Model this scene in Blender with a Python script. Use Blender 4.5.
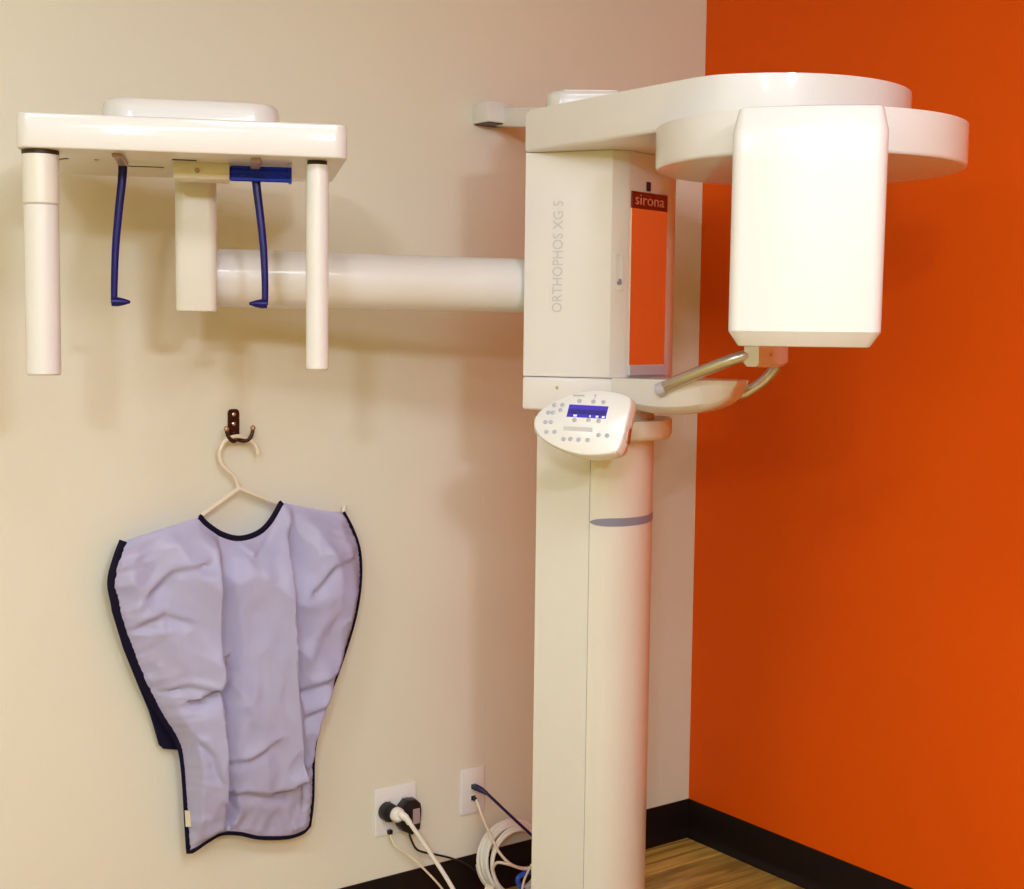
import bpy, bmesh, math, random
from mathutils import Vector, Matrix, noise
random.seed(4)
S = bpy.context.scene
for o in list(bpy.data.objects): bpy.data.objects.remove(o)
col = S.collection
PI = math.pi

# ------------------------------------------------------------------ camera
FPX, YAW, PITCH, ROLL = 1389.464, 0.631929, -0.0822917, 0.0118647
CAM = Vector((-2.59044, -2.70129, 1.37375))
fwd = Vector((math.sin(YAW)*math.cos(PITCH), math.cos(YAW)*math.cos(PITCH), math.sin(PITCH)))
r0 = Vector((math.cos(YAW), -math.sin(YAW), 0)); u0 = r0.cross(fwd)
rr = r0*math.cos(ROLL)+u0*math.sin(ROLL); uu = u0*math.cos(ROLL)-r0*math.sin(ROLL)
cd = bpy.data.cameras.new('camera'); cam = bpy.data.objects.new('camera', cd); col.objects.link(cam)
cd.sensor_fit = 'HORIZONTAL'; cd.sensor_width = 36.0; cd.lens = FPX*36.0/1024.0; cd.clip_start = .05
M = Matrix((rr, uu, -fwd)).transposed().to_4x4(); M.translation = CAM
cam.matrix_world = M
S.camera = cam

# ------------------------------------------------------------------ light and exposure
S.view_settings.view_transform = 'Standard'; S.view_settings.look = 'None'
S.view_settings.exposure = 0.14; S.view_settings.gamma = 1.0
S.view_settings.use_curve_mapping = False
wd = bpy.data.worlds.new('world'); S.world = wd; wd.use_nodes = True
wd.node_tree.nodes['Background'].inputs[0].default_value = (1, .9, .8, 1)
wd.node_tree.nodes['Background'].inputs[1].default_value = .05

def area(name, loc, sx, sy, power, color, target=None):
    l = bpy.data.lights.new(name, 'AREA'); l.shape = 'RECTANGLE'; l.size = sx; l.size_y = sy
    l.energy = power; l.color = color
    o = bpy.data.objects.new(name, l); col.objects.link(o); o.location = loc
    d = (Vector(target)-Vector(loc)) if target else Vector((0, 0, -1))
    o.rotation_euler = d.to_track_quat('-Z', 'Y').to_euler()
    return o
CEIL = 2.50
PANELS = [(-1.95, -2.35), (-3.45, -1.75), (-3.3, -3.35)]
PPOW = [21, 21, 12]
for (x, y), pw in zip(PANELS, PPOW):
    area('ceiling_lamp', (x, y, CEIL-.03), 1.15, .55, pw, (.79, .862, 1))
# two unseen lights added behind the camera to cast the wall shadows
ADDED_LAMPS = [(-2.25, 2.32, 26), (-3.95, 2.32, 39)]
for x, z, pw in ADDED_LAMPS:
    area('added_lamp', (x, -4.10, z), .34, .16, pw, (.79, .862, 1), (-1.0, 0, 1.3))

# ------------------------------------------------------------------ helpers
def tag(o, label=None, cat=None, group=None, kind=None):
    if label: o['label'] = label
    if cat: o['category'] = cat
    if group: o['group'] = group
    if kind: o['kind'] = kind
    return o
def thing(name, label, cat, loc=(0, 0, 0), rz=0, group=None):
    o = bpy.data.objects.new(name, None); col.objects.link(o)
    o.empty_display_size = .1; o.location = loc; o.rotation_euler = (0, 0, rz)
    return tag(o, label, cat, group)
def mesh_obj(name, me, mat=None, parent=None, smooth=35):
    if mat and not me.materials: me.materials.append(mat)
    if smooth:
        me.polygons.foreach_set('use_smooth', [True]*len(me.polygons))
        me.set_sharp_from_angle(angle=math.radians(smooth))
    o = bpy.data.objects.new(name, me); col.objects.link(o)
    if parent: o.parent = parent
    return o
def finish(name, bm, mat, parent=None, smooth=35, loc=None):
    bmesh.ops.recalc_face_normals(bm, faces=bm.faces)
    me = bpy.data.meshes.new(name); bm.to_mesh(me); bm.free()
    o = mesh_obj(name, me, mat, parent, smooth)
    if loc: o.location = loc
    return o
def add_box(bm, x0, x1, y0, y1, z0, z1, bev=0, seg=2, mat=None):
    vs = [bm.verts.new((x, y, z)) for x in (x0, x1) for y in (y0, y1) for z in (z0, z1)]
    fs = [(0, 1, 3, 2), (4, 6, 7, 5), (0, 4, 5, 1), (2, 3, 7, 6), (0, 2, 6, 4), (1, 5, 7, 3)]
    F = [bm.faces.new([vs[i] for i in f]) for f in fs]
    if mat is not None: bmesh.ops.transform(bm, matrix=mat, verts=vs)
    if bev:
        es = list({e for f in F for e in f.edges})
        bmesh.ops.bevel(bm, geom=es, offset=bev, segments=seg, profile=.5, affect='EDGES')
def add_prism(bm, pts, z0, z1, bev=0, seg=3, mat=None, top=True, bottom=True, bev_bot=None):
    n = len(pts)
    b = [bm.verts.new((p[0], p[1], z0)) for p in pts]; t = [bm.verts.new((p[0], p[1], z1)) for p in pts]
    for i in range(n):
        j = (i+1) % n; bm.faces.new((b[i], b[j], t[j], t[i]))
    ft = bm.faces.new(t); fb = bm.faces.new(list(reversed(b)))
    if mat is not None: bmesh.ops.transform(bm, matrix=mat, verts=b+t)
    if bev:
        et = list(ft.edges); eb = list(fb.edges)
        if bev_bot is None: bev_bot = bev
        if top: bmesh.ops.bevel(bm, geom=et, offset=bev, segments=seg, profile=.5, affect='EDGES')
        if bottom and bev_bot: bmesh.ops.bevel(bm, geom=eb, offset=bev_bot, segments=seg, profile=.5, affect='EDGES')
def rrect(cx, cy, w, h, r, n=6):
    out = []
    for (sx, sy, a0) in ((1, 1, 0), (-1, 1, 90), (-1, -1, 180), (1, -1, 270)):
        for k in range(n+1):
            a = math.radians(a0+90*k/n)
            out.append((cx+sx*(w/2-r)+r*math.cos(a), cy+sy*(h/2-r)+r*math.sin(a)))
    return out
def circle(cx, cy, r, n=32, ry=None):
    ry = r if ry is None else ry
    return [(cx+r*math.cos(2*PI*k/n), cy+ry*math.sin(2*PI*k/n)) for k in range(n)]
def rotpts(pts, a, c=(0, 0)):
    ca, sa = math.cos(a), math.sin(a)
    return [(c[0]+ca*x-sa*y, c[1]+sa*x+ca*y) for x, y in pts]
def spline(P, sub=6, closed=False):
    P = [Vector(p) for p in P]; n = len(P); out = []
    rng = range(n if closed else n-1)
    for i in rng:
        if closed: a, b, c, d = P[(i-1) % n], P[i], P[(i+1) % n], P[(i+2) % n]
        else: a, b, c, d = P[max(i-1, 0)], P[i], P[i+1], P[min(i+2, n-1)]
        for k in range(sub):
            t = k/sub
            out.append(.5*((2*b)+(c-a)*t+(2*a-5*b+4*c-d)*t*t+(3*b-a-3*c+d)*t**3))
    if not closed: out.append(P[-1])
    return out
def add_tube(bm, P, r, n=10, closed=False, caps=True, flat=None):
    """P list of Vectors; r number or list; flat = (direction, factor) squashes the section."""
    P = [Vector(p) for p in P]; m = len(P); R = r if isinstance(r, (list, tuple)) else [r]*m
    rings = []; ref = None
    for i in range(m):
        if closed: t = P[(i+1) % m]-P[i-1]
        else: t = P[min(i+1, m-1)]-P[max(i-1, 0)]
        t.normalize()
        if ref is None:
            ref = Vector((0, 0, 1)) if abs(t.z) < .8 else Vector((0, 1, 0))
        s = t.cross(ref)
        if s.length < 1e-4: s = t.cross(Vector((1, 0, 0)))
        s.normalize(); ref = s.cross(t).normalized()
        ring = []
        for k in range(n):
            a = 2*PI*k/n; v = s*math.cos(a)*R[i]+ref*math.sin(a)*R[i]
            if flat: v = v-flat[0]*(v.dot(flat[0]))*(1-flat[1])
            ring.append(bm.verts.new(P[i]+v))
        rings.append(ring)
    for i in range(m if closed else m-1):
        a, b = rings[i], rings[(i+1) % m]
        for k in range(n): bm.faces.new((a[k], a[(k+1) % n], b[(k+1) % n], b[k]))
    if caps and not closed:
        bm.faces.new(list(reversed(rings[0]))); bm.faces.new(rings[-1])
def add_lathe(bm, prof, n=28, mat=None):
    """prof: list of (radius, height) about +z."""
    rings = []; new = []
    for r, h in prof:
        if r < 1e-6: v = bm.verts.new((0, 0, h)); rings.append([v]); new.append(v)
        else:
            R = [bm.verts.new((r*math.cos(2*PI*k/n), r*math.sin(2*PI*k/n), h)) for k in range(n)]
            rings.append(R); new += R
    for a, b in zip(rings, rings[1:]):
        for k in range(n):
            j = (k+1) % n
            if len(a) == 1 and len(b) == 1: continue
            if len(a) == 1: bm.faces.new((a[0], b[k], b[j]))
            elif len(b) == 1: bm.faces.new((a[k], a[j], b[0]))
            else: bm.faces.new((a[k], a[j], b[j], b[k]))
    for e in (rings[0], rings[-1]):
        if len(e) > 2: bm.faces.new(e)
    if mat is not None: bmesh.ops.transform(bm, matrix=mat, verts=new)
def frame(origin, ex, ey):
    ex = Vector(ex).normalized(); ez = ex.cross(Vector(ey)).normalized(); ey = ez.cross(ex)
    m = Matrix((ex, ey, ez)).transposed().to_4x4(); m.translation = Vector(origin); return m
def text_obj(name, body, size, mat, parent, matrix, depth=.0006, width=None, spacing=1.0):
    cu = bpy.data.curves.new(name, 'FONT'); cu.body = body; cu.size = size; cu.extrude = depth
    cu.align_x = 'LEFT'; cu.resolution_u = 3; cu.space_character = spacing
    tmp = bpy.data.objects.new('tmp_text', cu); col.objects.link(tmp)
    dg = bpy.context.evaluated_depsgraph_get(); dg.update()
    me = bpy.data.meshes.new_from_object(tmp.evaluated_get(dg))
    bpy.data.objects.remove(tmp); bpy.data.curves.remove(cu)
    xs = [v.co.x for v in me.vertices]
    if width:
        k = width/(max(xs)-min(xs))
        me.transform(Matrix.Diagonal((k, 1, 1, 1)))
    me.transform(matrix)
    me.materials.clear()
    return mesh_obj(name, me, mat, parent, smooth=0)

# ------------------------------------------------------------------ materials
def lin(c):
    return tuple((v/255/12.92 if v/255 <= .04045 else ((v/255+.055)/1.055)**2.4) for v in c)+(1,)
def mat(name, rgb, rough=.5, metal=0, spec=.5, coat=0, var=.04, vscale=6, bump=0, bscale=200, trans=0, emit=None, estr=0, sheen=0, coat_rough=.05):
    m = bpy.data.materials.new(name); m.use_nodes = True
    nt = m.node_tree; b = nt.nodes['Principled BSDF']
    c = lin(rgb) if max(rgb) > 1.001 else tuple(rgb)+(1,)
    if var:
        tc = nt.nodes.new('ShaderNodeTexCoord'); nz = nt.nodes.new('ShaderNodeTexNoise')
        nz.inputs['Scale'].default_value = vscale; nz.inputs['Detail'].default_value = 4
        rp = nt.nodes.new('ShaderNodeValToRGB')
        rp.color_ramp.elements[0].position = .3; rp.color_ramp.elements[1].position = .7
        rp.color_ramp.elements[0].color = tuple(v*(1-var) for v in c[:3])+(1,)
        rp.color_ramp.elements[1].color = tuple(min(1, v*(1+var)) for v in c[:3])+(1,)
        nt.links.new(tc.outputs['Object'], nz.inputs['Vector']); nt.links.new(nz.outputs[0], rp.inputs[0])
        nt.links.new(rp.outputs[0], b.inputs['Base Color'])
        if bump:
            n2 = nt.nodes.new('ShaderNodeTexNoise'); n2.inputs['Scale'].default_value = bscale; n2.inputs['Detail'].default_value = 3
            bp = nt.nodes.new('ShaderNodeBump'); bp.inputs['Strength'].default_value = bump; bp.inputs['Distance'].default_value = .001
            nt.links.new(tc.outputs['Object'], n2.inputs['Vector']); nt.links.new(n2.outputs[0], bp.inputs['Height'])
            nt.links.new(bp.outputs[0], b.inputs['Normal'])
    else: b.inputs['Base Color'].default_value = c
    b.inputs['Roughness'].default_value = rough; b.inputs['Metallic'].default_value = metal
    b.inputs['Specular IOR Level'].default_value = spec
    b.inputs['Coat Weight'].default_value = coat; b.inputs['Coat Roughness'].default_value = coat_rough
    b.inputs['Transmission Weight'].default_value = trans
    if sheen: b.inputs['Sheen Weight'].default_value = sheen
    if emit:
        b.inputs['Emission Color'].default_value = lin(emit); b.inputs['Emission Strength'].default_value = estr
    return m
m_beige = mat('beige_paint', (.785, .757, .635), .55, var=.015, vscale=1.5, bump=.25, bscale=260, spec=.3)
m_yellow = mat('straw_paint', (.74, .64, .19), .6, var=.02, spec=.3)
m_orange = mat('orange_paint', (.79, .098, .0002), .55, var=.03, vscale=1.2, bump=.25, bscale=260, spec=.15)
m_ceil = mat('ceiling_paint', (.8, .78, .74), .8, var=.02)
m_base = mat('dark_vinyl', (.010, .005, .004), .42, var=.1, spec=.25)
m_white = mat('white_gloss_plastic', (.755, .735, .71), .36, coat=.6, var=.01, vscale=3)
m_cream = mat('cream_plastic', (.75, .725, .65), .34, coat=.3, var=.01, vscale=3)
m_panel = mat('panel_white', (.82, .81, .78), .35, coat=.3, var=.01)
m_grey = mat('grey_blue_trim', (.25, .25, .33), .4, var=.03)
m_lett = mat('grey_lettering', (.58, .57, .55), .5, var=0)
m_mirror = mat('mirror_glass', (.93, .92, .90), .015, metal=1, var=0)
m_mirband = mat('tinted_mirror_band', (.22, .10, .10), .08, metal=1, var=0)
m_mirlet = mat('mirror_lettering', (.75, .55, .45), .3, metal=.6, var=0)
m_alu = mat('brushed_metal', (.62, .62, .63), .28, metal=1, var=.03, vscale=40)
m_silver = mat('silver_plastic', (.60, .60, .70), .35, metal=.2, var=.02)
m_dark = mat('black_plastic', (.008, .007, .009), .35, var=.1)
m_rubber = mat('dark_ring', (.03, .012, .008), .5, var=.1)
m_blue = mat('translucent_blue_plastic', (.007, .0045, .115), .3, var=.08, vscale=30, spec=.3)
m_slide = mat('clear_blue_plastic', (.004, .03, .75), .3, var=.2, vscale=30, spec=.2)
m_pink = mat('smoky_mauve_plastic', (.42, .31, .30), .3, var=.05)
m_screen = mat('blue_display', (.05, .035, .36), .25, var=0, emit=(52, 36, 170), estr=.35)
m_screen2 = mat('blue_display_band', (.03, .025, .20), .25, var=0, emit=(36, 30, 110), estr=.2)
m_glyph = mat('display_glyph', (.6, .6, .75), .3, var=0, emit=(190, 190, 225), estr=.5)
m_btn = mat('grey_button', (.45, .45, .52), .45, var=.02)
m_seam = mat('dark_seam', (.12, .09, .06), .7, var=0)  # dark brown floor slab in the gaps between planks
m_apron = mat('lavender_nylon', (.76, .735, .99), .34, var=.03, vscale=9)
m_bind = mat('navy_binding', (.004, .002, .020), .75, var=.2, vscale=60, bump=.3, bscale=700, spec=.2)
m_bindback = mat('navy_backing', (.005, .003, .025), .75, var=.15, spec=.2)
m_tag = mat('cream_label', (.75, .70, .52), .6, var=.05)
m_hanger = mat('ivory_plastic', (.82, .74, .60), .35, coat=.2, var=.02)
m_bronze = mat('dark_bronze', (.06, .025, .018), .32, metal=.7, var=.15, vscale=60)
m_brass = mat('worn_brass', (.55, .38, .24), .3, metal=.9, var=.1, vscale=80)
m_plate = mat('white_faceplate', (.84, .83, .82), .35, var=.01)
m_cord = mat('ivory_cord', (.80, .72, .56), .45, var=.03)
m_cordw = mat('white_cord', (.86, .83, .76), .42, var=.02)
m_navy = mat('navy_cable', (.010, .008, .075), .4, var=.1)
m_bluec = mat('bright_blue_cable', (.02, .10, .62), .4, var=.05)
m_diff = mat('lamp_diffuser', (.9, .88, .85), .5, var=0, emit=(225, 240, 255), estr=2.0)
m_steel = mat('white_steel', (.8, .8, .8), .5, var=0)

# wood planks: grain along x, each plank offset by its own location
m_wood = bpy.data.materials.new('oak_plank'); m_wood.use_nodes = True
nt = m_wood.node_tree; b = nt.nodes['Principled BSDF']
tc = nt.nodes.new('ShaderNodeTexCoord'); oi = nt.nodes.new('ShaderNodeObjectInfo')
mp = nt.nodes.new('ShaderNodeMapping'); mp.inputs['Scale'].default_value = (2.2, 46, 6)
cmb = nt.nodes.new('ShaderNodeCombineXYZ'); ml = nt.nodes.new('ShaderNodeMath'); ml.operation = 'MULTIPLY'; ml.inputs[1].default_value = 37
nt.links.new(oi.outputs['Random'], ml.inputs[0])
for i in range(3): nt.links.new(ml.outputs[0], cmb.inputs[i])
nt.links.new(cmb.outputs[0], mp.inputs['Location']); nt.links.new(tc.outputs['Object'], mp.inputs['Vector'])
nz = nt.nodes.new('ShaderNodeTexNoise'); nz.inputs['Scale'].default_value = 1; nz.inputs['Detail'].default_value = 6; nz.inputs['Distortion'].default_value = .6
nt.links.new(mp.outputs[0], nz.inputs['Vector'])
rp = nt.nodes.new('ShaderNodeValToRGB')
rp.color_ramp.elements[0].position = .3; rp.color_ramp.elements[0].color = (.27, .145, .018, 1)
rp.color_ramp.elements[1].position = .68; rp.color_ramp.elements[1].color = (.70, .49, .12, 1)
nt.links.new(nz.outputs[0], rp.inputs[0])
hs = nt.nodes.new('ShaderNodeHueSaturation'); mr = nt.nodes.new('ShaderNodeMapRange')
mr.inputs['To Min'].default_value = .8; mr.inputs['To Max'].default_value = 1.15
nt.links.new(oi.outputs['Random'], mr.inputs['Value']); nt.links.new(mr.outputs[0], hs.inputs['Value'])
nt.links.new(rp.outputs[0], hs.inputs['Color']); nt.links.new(hs.outputs[0], b.inputs['Base Color'])
b.inputs['Roughness'].default_value = .38

# ------------------------------------------------------------------ the room
XL, YF = -4.6, -4.2
def slab(name, x0, x1, y0, y1, z0, z1, m):
    bm = bmesh.new(); add_box(bm, x0, x1, y0, y1, z0, z1)
    return tag(finish(name, bm, m, smooth=0), kind='structure')
floor = slab('floor', XL-.1, .1, YF-.1, .1, -.12, -.012, m_seam)
slab('wall_back', XL, .12, 0, .12, -.012, CEIL, m_beige)
slab('wall_right', 0, .12, YF, 0, -.012, CEIL, m_orange)
slab('wall_left', XL-.12, XL, YF, .12, -.012, CEIL, m_yellow)
slab('wall_front', XL-.12, .12, YF-.12, YF, -.012, CEIL, m_yellow)
slab('ceiling', XL-.12, .12, YF-.12, .12, CEIL, CEIL+.1, m_ceil)
# floor planks, one object each, sharing one mesh
PW, PL = .152, 1.22
bm = bmesh.new(); add_box(bm, .0007, PL-.0007, .0007, PW-.0007, -.012, 0, .0015, 1)
pk = finish('plank', bm, m_wood, floor, smooth=0); pme = pk.data
bpy.data.objects.remove(pk)
row = 0; y = -PW
while y > YF-PW:
    x = 0.0-((row*.47) % PL)
    spans = []
    xx = x
    if x < 0: spans.append((x, 0.0))
    while xx > XL: spans.append((xx-PL, xx)); xx -= PL
    for a, c in spans:
        o = bpy.data.objects.new('plank', pme); col.objects.link(o); o.parent = floor
        a2, c2 = max(a, XL), c; yy = max(y, YF)
        o.location = (a2, yy, 0); o.scale = ((c2-a2)/PL, (y+PW-yy)/PW, 1)
    y -= PW; row += 1
# cove baseboards with a flared toe
def cove(name, p0, p1, inward):
    prof = [(0, 0), (.017, 0), (.017, .004), (.011, .0095), (.0055, .020), (.004, .030), (.004, .100), (.003, .102), (0, .102)]
    bm = bmesh.new(); p0 = Vector(p0); p1 = Vector(p1); inw = Vector(inward); rings = []
    for p, e in ((p0, 0), (p1, 1)):
        rings.append([bm.verts.new(p+inw*d+Vector((0, 0, h))) for d, h in prof])
    n = len(prof)
    for k in range(n): bm.faces.new((rings[0][k], rings[0][(k+1) % n], rings[1][(k+1) % n], rings[1][k]))
    bm.faces.new(rings[0]); bm.faces.new(rings[1])
    return tag(finish(name, bm, m_base, smooth=30), kind='structure')
cove('baseboard_back', (XL, 0, 0), (0, 0, 0), (0, -1, 0))
cove('baseboard_right', (0, 0, 0), (0, YF, 0), (-1, 0, 0))
cove('baseboard_left', (XL, 0, 0), (XL, YF, 0), (1, 0, 0))
cove('baseboard_front', (XL, YF, 0), (0, YF, 0), (0, 1, 0))
for i, (x, y) in enumerate(PANELS):
    t = thing('ceiling_light', 'flat white ceiling light panel, the %s' % ['one nearest the x-ray machine', 'one towards the left wall', 'one behind the camera'][i], 'light', (x, y, CEIL), 0, 'ceiling light panels')
    bm = bmesh.new()
    for (x0, x1, y0, y1) in ((-.61, .61, .28, .31), (-.61, .61, -.31, -.28), (-.61, -.58, -.28, .28), (.58, .61, -.28, .28)): add_box(bm, x0, x1, y0, y1, -.022, 0)
    finish('frame', bm, m_steel, t, 0)
    bm = bmesh.new(); add_box(bm, -.58, .58, -.28, .28, -.012, 0); finish('diffuser', bm, m_diff, t, 0)

for i, (x, z, pw) in enumerate(ADDED_LAMPS):  # made-up fixtures for the added lights
    t = thing('added_light', 'small white unseen light added on the wall behind the camera, the %s one' % ('right', 'left')[i], 'light', (x, YF, z), 0, 'added lights')
    bm = bmesh.new(); add_box(bm, -.20, .20, 0, .05, -.11, .11, .006, 2); finish('housing', bm, m_steel, t)
    bm = bmesh.new(); add_box(bm, -.17, .17, .05, .06, -.08, .08); finish('diffuser', bm, m_diff, t, 0)

# ------------------------------------------------------------------ the x-ray machine
# local frame: origin on the floor under the column, x to the right and y away as seen from the doorway
X0, Z0 = .19, 2.85
rh = Vector((math.cos(YAW), -math.sin(YAW), 0)); fh = Vector((math.sin(YAW), math.cos(YAW), 0))
MB = Vector((CAM.x, CAM.y, 0))+rh*X0+fh*Z0
xr = thing('panoramic_x_ray_machine', 'tall off-white dental x-ray machine with rotating head, control panel and long side arm', 'x-ray machine', MB, -YAW)
def L(x, z, h): return Vector((x-X0, z-Z0, h))
def LP(pts): return [(x-X0, z-Z0) for x, z in pts]
def smooth_poly(pts, sub=4):
    return [(v.x, v.y) for v in spline([(p[0], p[1], 0) for p in pts], sub, True)]

# column: flat side panel + curved front cover, thin gap between
bm = bmesh.new(); add_prism(bm, LP([(.0505, 2.782), (.154, 2.7215), (.168, 2.745), (.168, 2.93), (.085, 2.955)]), 0, 1.222, .004, 2)
finish('column', bm, m_cream, xr)
curve = [(v.x, v.y) for v in spline([(.1550, 2.7208, 0), (.185, 2.714, 0), (.222, 2.722, 0), (.256, 2.748, 0), (.280, 2.790, 0), (.291, 2.845, 0), (.289, 2.90, 0)], 4)]
bm = bmesh.new(); add_prism(bm, LP(curve+[(.27, 2.95), (.17, 2.955), (.17, 2.745)]), 0, 1.222, .003, 2)
finish('front_cover', bm, m_cream, xr)
# foot plate on the floor
bm = bmesh.new(); add_prism(bm, LP(rrect(.18, 2.86, .34, .38, .05)), 0, .018, .004, 2); finish('foot_plate', bm, m_cream, xr)
# grey inlay that tapers round the front cover
bm = bmesh.new(); pts = [Vector((x, z, 0)) for x, z in curve][0:23]; N_ = len(pts); va = []; 
for i, p in enumerate(pts):
    t = (pts[min(i+1, N_-1)]-pts[max(i-1, 0)]).normalized(); nrm = Vector((t.y, -t.x, 0)); s = i/(N_-1)
    hh = .0085*max(.05, (1-(2*s-1)**6))*(1-.12*s)
    q = p+nrm*.0012; qi = p-nrm*.001
    va.append([bm.verts.new(L(q.x, q.y, .997+.001-hh)), bm.verts.new(L(q.x, q.y, .997+.001+hh)), bm.verts.new(L(qi.x, qi.y, .998+hh)), bm.verts.new(L(qi.x, qi.y, .998-hh))])
for a, c in zip(va, va[1:]):
    for k in range(4): bm.faces.new((a[k], a[(k+1) % 4], c[(k+1) % 4], c[k]))
bm.faces.new(va[0]); bm.faces.new(va[-1]); tag(finish('trim_stripe', bm, m_grey, xr), 'grey-blue curved trim stripe')
# collar between column and carriage
bm = bmesh.new()
add_prism(bm, LP(smooth_poly([(.05, 2.80), (.155, 2.712), (.235, 2.70), (.30, 2.75), (.326, 2.84), (.30, 2.95), (.18, 2.98), (.07, 2.955)], 5)), 1.158, 1.198, .012, 3)
finish('collar', bm, m_cream, xr)

# carriage (sliding body)
CP = [(.0205, 2.752), (.176, 2.691), (.186, 2.689), (.216, 2.697), (.221, 2.700), (.305, 2.799), (.316, 2.815), (.326, 2.85), (.318, 2.93), (.27, 2.985), (.09, 2.985)]
bm = bmesh.new(); add_prism(bm, LP(CP), 1.2833, 1.7185, .0010, 1); car = finish('carriage', bm, m_white, xr, 20)
CL = [(.0205, 2.752), (.176, 2.690), (.216, 2.69), (.30, 2.765), (.33, 2.85), (.318, 2.93), (.27, 2.985), (.09, 2.985)]
bm = bmesh.new(); add_prism(bm, LP(CL), 1.2165, 1.2825, .006, 3, top=True); low = finish('lower_carriage', bm, m_white, xr, 30)
# a small screw on the lower carriage
fdir = Vector((.1555, -.061, 0)).normalized(); fn = Vector((fdir.y, -fdir.x, 0))
def on_face(t, h, off=0):                       # t along the left face from its back edge
    p = Vector((.0205, 2.752, 0))+fdir*t+fn*off; return L(p.x, p.y, h)
bm = bmesh.new(); add_lathe(bm, [(.0035, -.001), (.0035, .0008), (0, .0012)], 12, frame(on_face(.072, 1.262), (0, 0, 1), (-fdir.x, -fdir.y, 0))); finish('screw', bm, m_alu, low)
# lettering up the side
text_obj('lettering', 'ORTHOPHOS XG 5', .030, m_lett, car, frame(on_face(.079, 1.408, .0004), (0, 0, 1), (-fdir.x, -fdir.y, 0)), width=.215)
# latch on the corner facet
a = Vector((.186, 2.689, 0)); c = Vector((.216, 2.697, 0)); d = (c-a).normalized(); mid = (a+c)/2; nn = Vector((d.y, -d.x, 0))
fm = frame(L(mid.x+.001, mid.y, 1.487)+nn*.0002, (d.x, d.y, 0), (0, 0, 1))
bm = bmesh.new()
outer = rrect(0, 0, .016, .070, .0078); inner = rrect(0, .004, .0105, .058, .005)
n = len(outer); A = [bm.verts.new((p[0], p[1], .0)) for p in outer]; A2 = [bm.verts.new((p[0], p[1], .0030)) for p in outer]; B = [bm.verts.new((p[0], p[1], .0030)) for p in inner]; B2 = [bm.verts.new((p[0], p[1], .0004)) for p in inner]
for k in range(n):
    j = (k+1) % n
    bm.faces.new((A[k], A[j], A2[j], A2[k])); bm.faces.new((A2[k], A2[j], B[j], B[k])); bm.faces.new((B[k], B[j], B2[j], B2[k]))
bm.faces.new(B2); bm.transform(fm); lat = finish('latch', bm, m_white, xr, 25)
bm = bmesh.new(); add_box(bm, -.0045, .0045, -.024, -.018, .0004, .004, .001, 1, fm); add_box(bm, -.001, .004, -.019, -.013, .0004, .003, .0008, 1, fm); finish('latch_key', bm, m_grey, lat)
# mirror on the front
ma = Vector((.221, 2.700, 0)); mb_ = Vector((.305, 2.799, 0)); md = (mb_-ma).normalized(); mn = Vector((md.y, -md.x, 0)); mw = (mb_-ma).length
def mirf(s, h, off): p = ma+md*s+mn*off; return L(p.x, p.y, h)
mf = frame(mirf(0, 1.2845, 0), (md.x, md.y, 0), (0, 0, 1))
bm = bmesh.new(); add_box(bm, .003, mw-.006, .024, .326, 0, .003, mat=mf); finish('mirror', bm, m_mirror, xr, 0)
bm = bmesh.new(); add_box(bm, .003, mw-.006, .326, .3585, 0, .0034, mat=mf); band = tag(finish('mirror_band', bm, m_mirband, xr, 0), 'dark red tinted band across the mirror top')
text_obj('lettering', 'sirona', .030, m_mirlet, band, mf @ Matrix.Translation((.012, .334, .0036)), depth=.0003, width=.098)
bm = bmesh.new(); add_box(bm, .000, mw-.004, .003, .024, 0, .007, .0015, 1, mf); tag(finish('mirror_foot', bm, m_silver, xr), 'silver strip below the mirror')
bm = bmesh.new(); add_box(bm, .052, .066, .362, .380, 0, .004, .002, 1, mf); finish('slot', bm, m_dark, xr)

# tray and handle in front of the lower carriage
TF = Vector((.876, -.48, 0)).normalized(); TS = Vector((-.48, -.876, 0)).normalized()
T0 = Vector((.262, 2.735, 0))
def T(s, o, h): p = T0+TF*s+TS*o; return L(p.x, p.y, h)
bm = bmesh.new(); NS, NO = 18, 11; grid = []
for i in range(NS+1):
    s = -.035+.235*i/NS; k = max(0, min(1, (s+.06)/.26))
    dep = .066*math.sqrt(max(0, 1-(2*k-1)**2))**.9+.003
    wid = .085*(1-max(0, (s-.05)/.15)**2*.62)
    row = []
    for j in range(NO):
        o_ = -1+2*j/(NO-1)
        row.append((T(s, wid*o_, 1.2835), T(s, wid*o_*(.98), 1.2835-dep*(1-abs(o_)**8*.25))))
    grid.append(row)
vt = [[bm.verts.new(q[0]) for q in r_] for r_ in grid]; vb = [[bm.verts.new(q[1]) for q in r_] for r_ in grid]
for i in range(NS):
    for j in range(NO-1):
        bm.faces.new((vt[i][j], vt[i][j+1], vt[i+1][j+1], vt[i+1][j])); bm.faces.new((vb[i][j], vb[i+1][j], vb[i+1][j+1], vb[i][j+1]))
    for j in (0, NO-1): bm.faces.new((vt[i][j], vt[i+1][j], vb[i+1][j], vb[i][j]))
for i in (0, NS):
    for j in range(NO-1): bm.faces.new((vt[i][j], vt[i][j+1], vb[i][j+1], vb[i][j]))
tray = finish('tray', bm, m_white, xr, 40)
hp = [T(.071, .088, 1.2665), T(.080, .088, 1.2705), T(.12, .090, 1.289), T(.18, .090, 1.313), T(.222, .086, 1.328), T(.246, .070, 1.334), T(.254, .04, 1.334), T(.254, 0, 1.334), T(.252, -.04, 1.332), T(.246, -.072, 1.325), T(.234, -.088, 1.306), T(.208, -.092, 1.279), T(.178, -.088, 1.258), T(.160, -.082, 1.252)]
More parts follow.
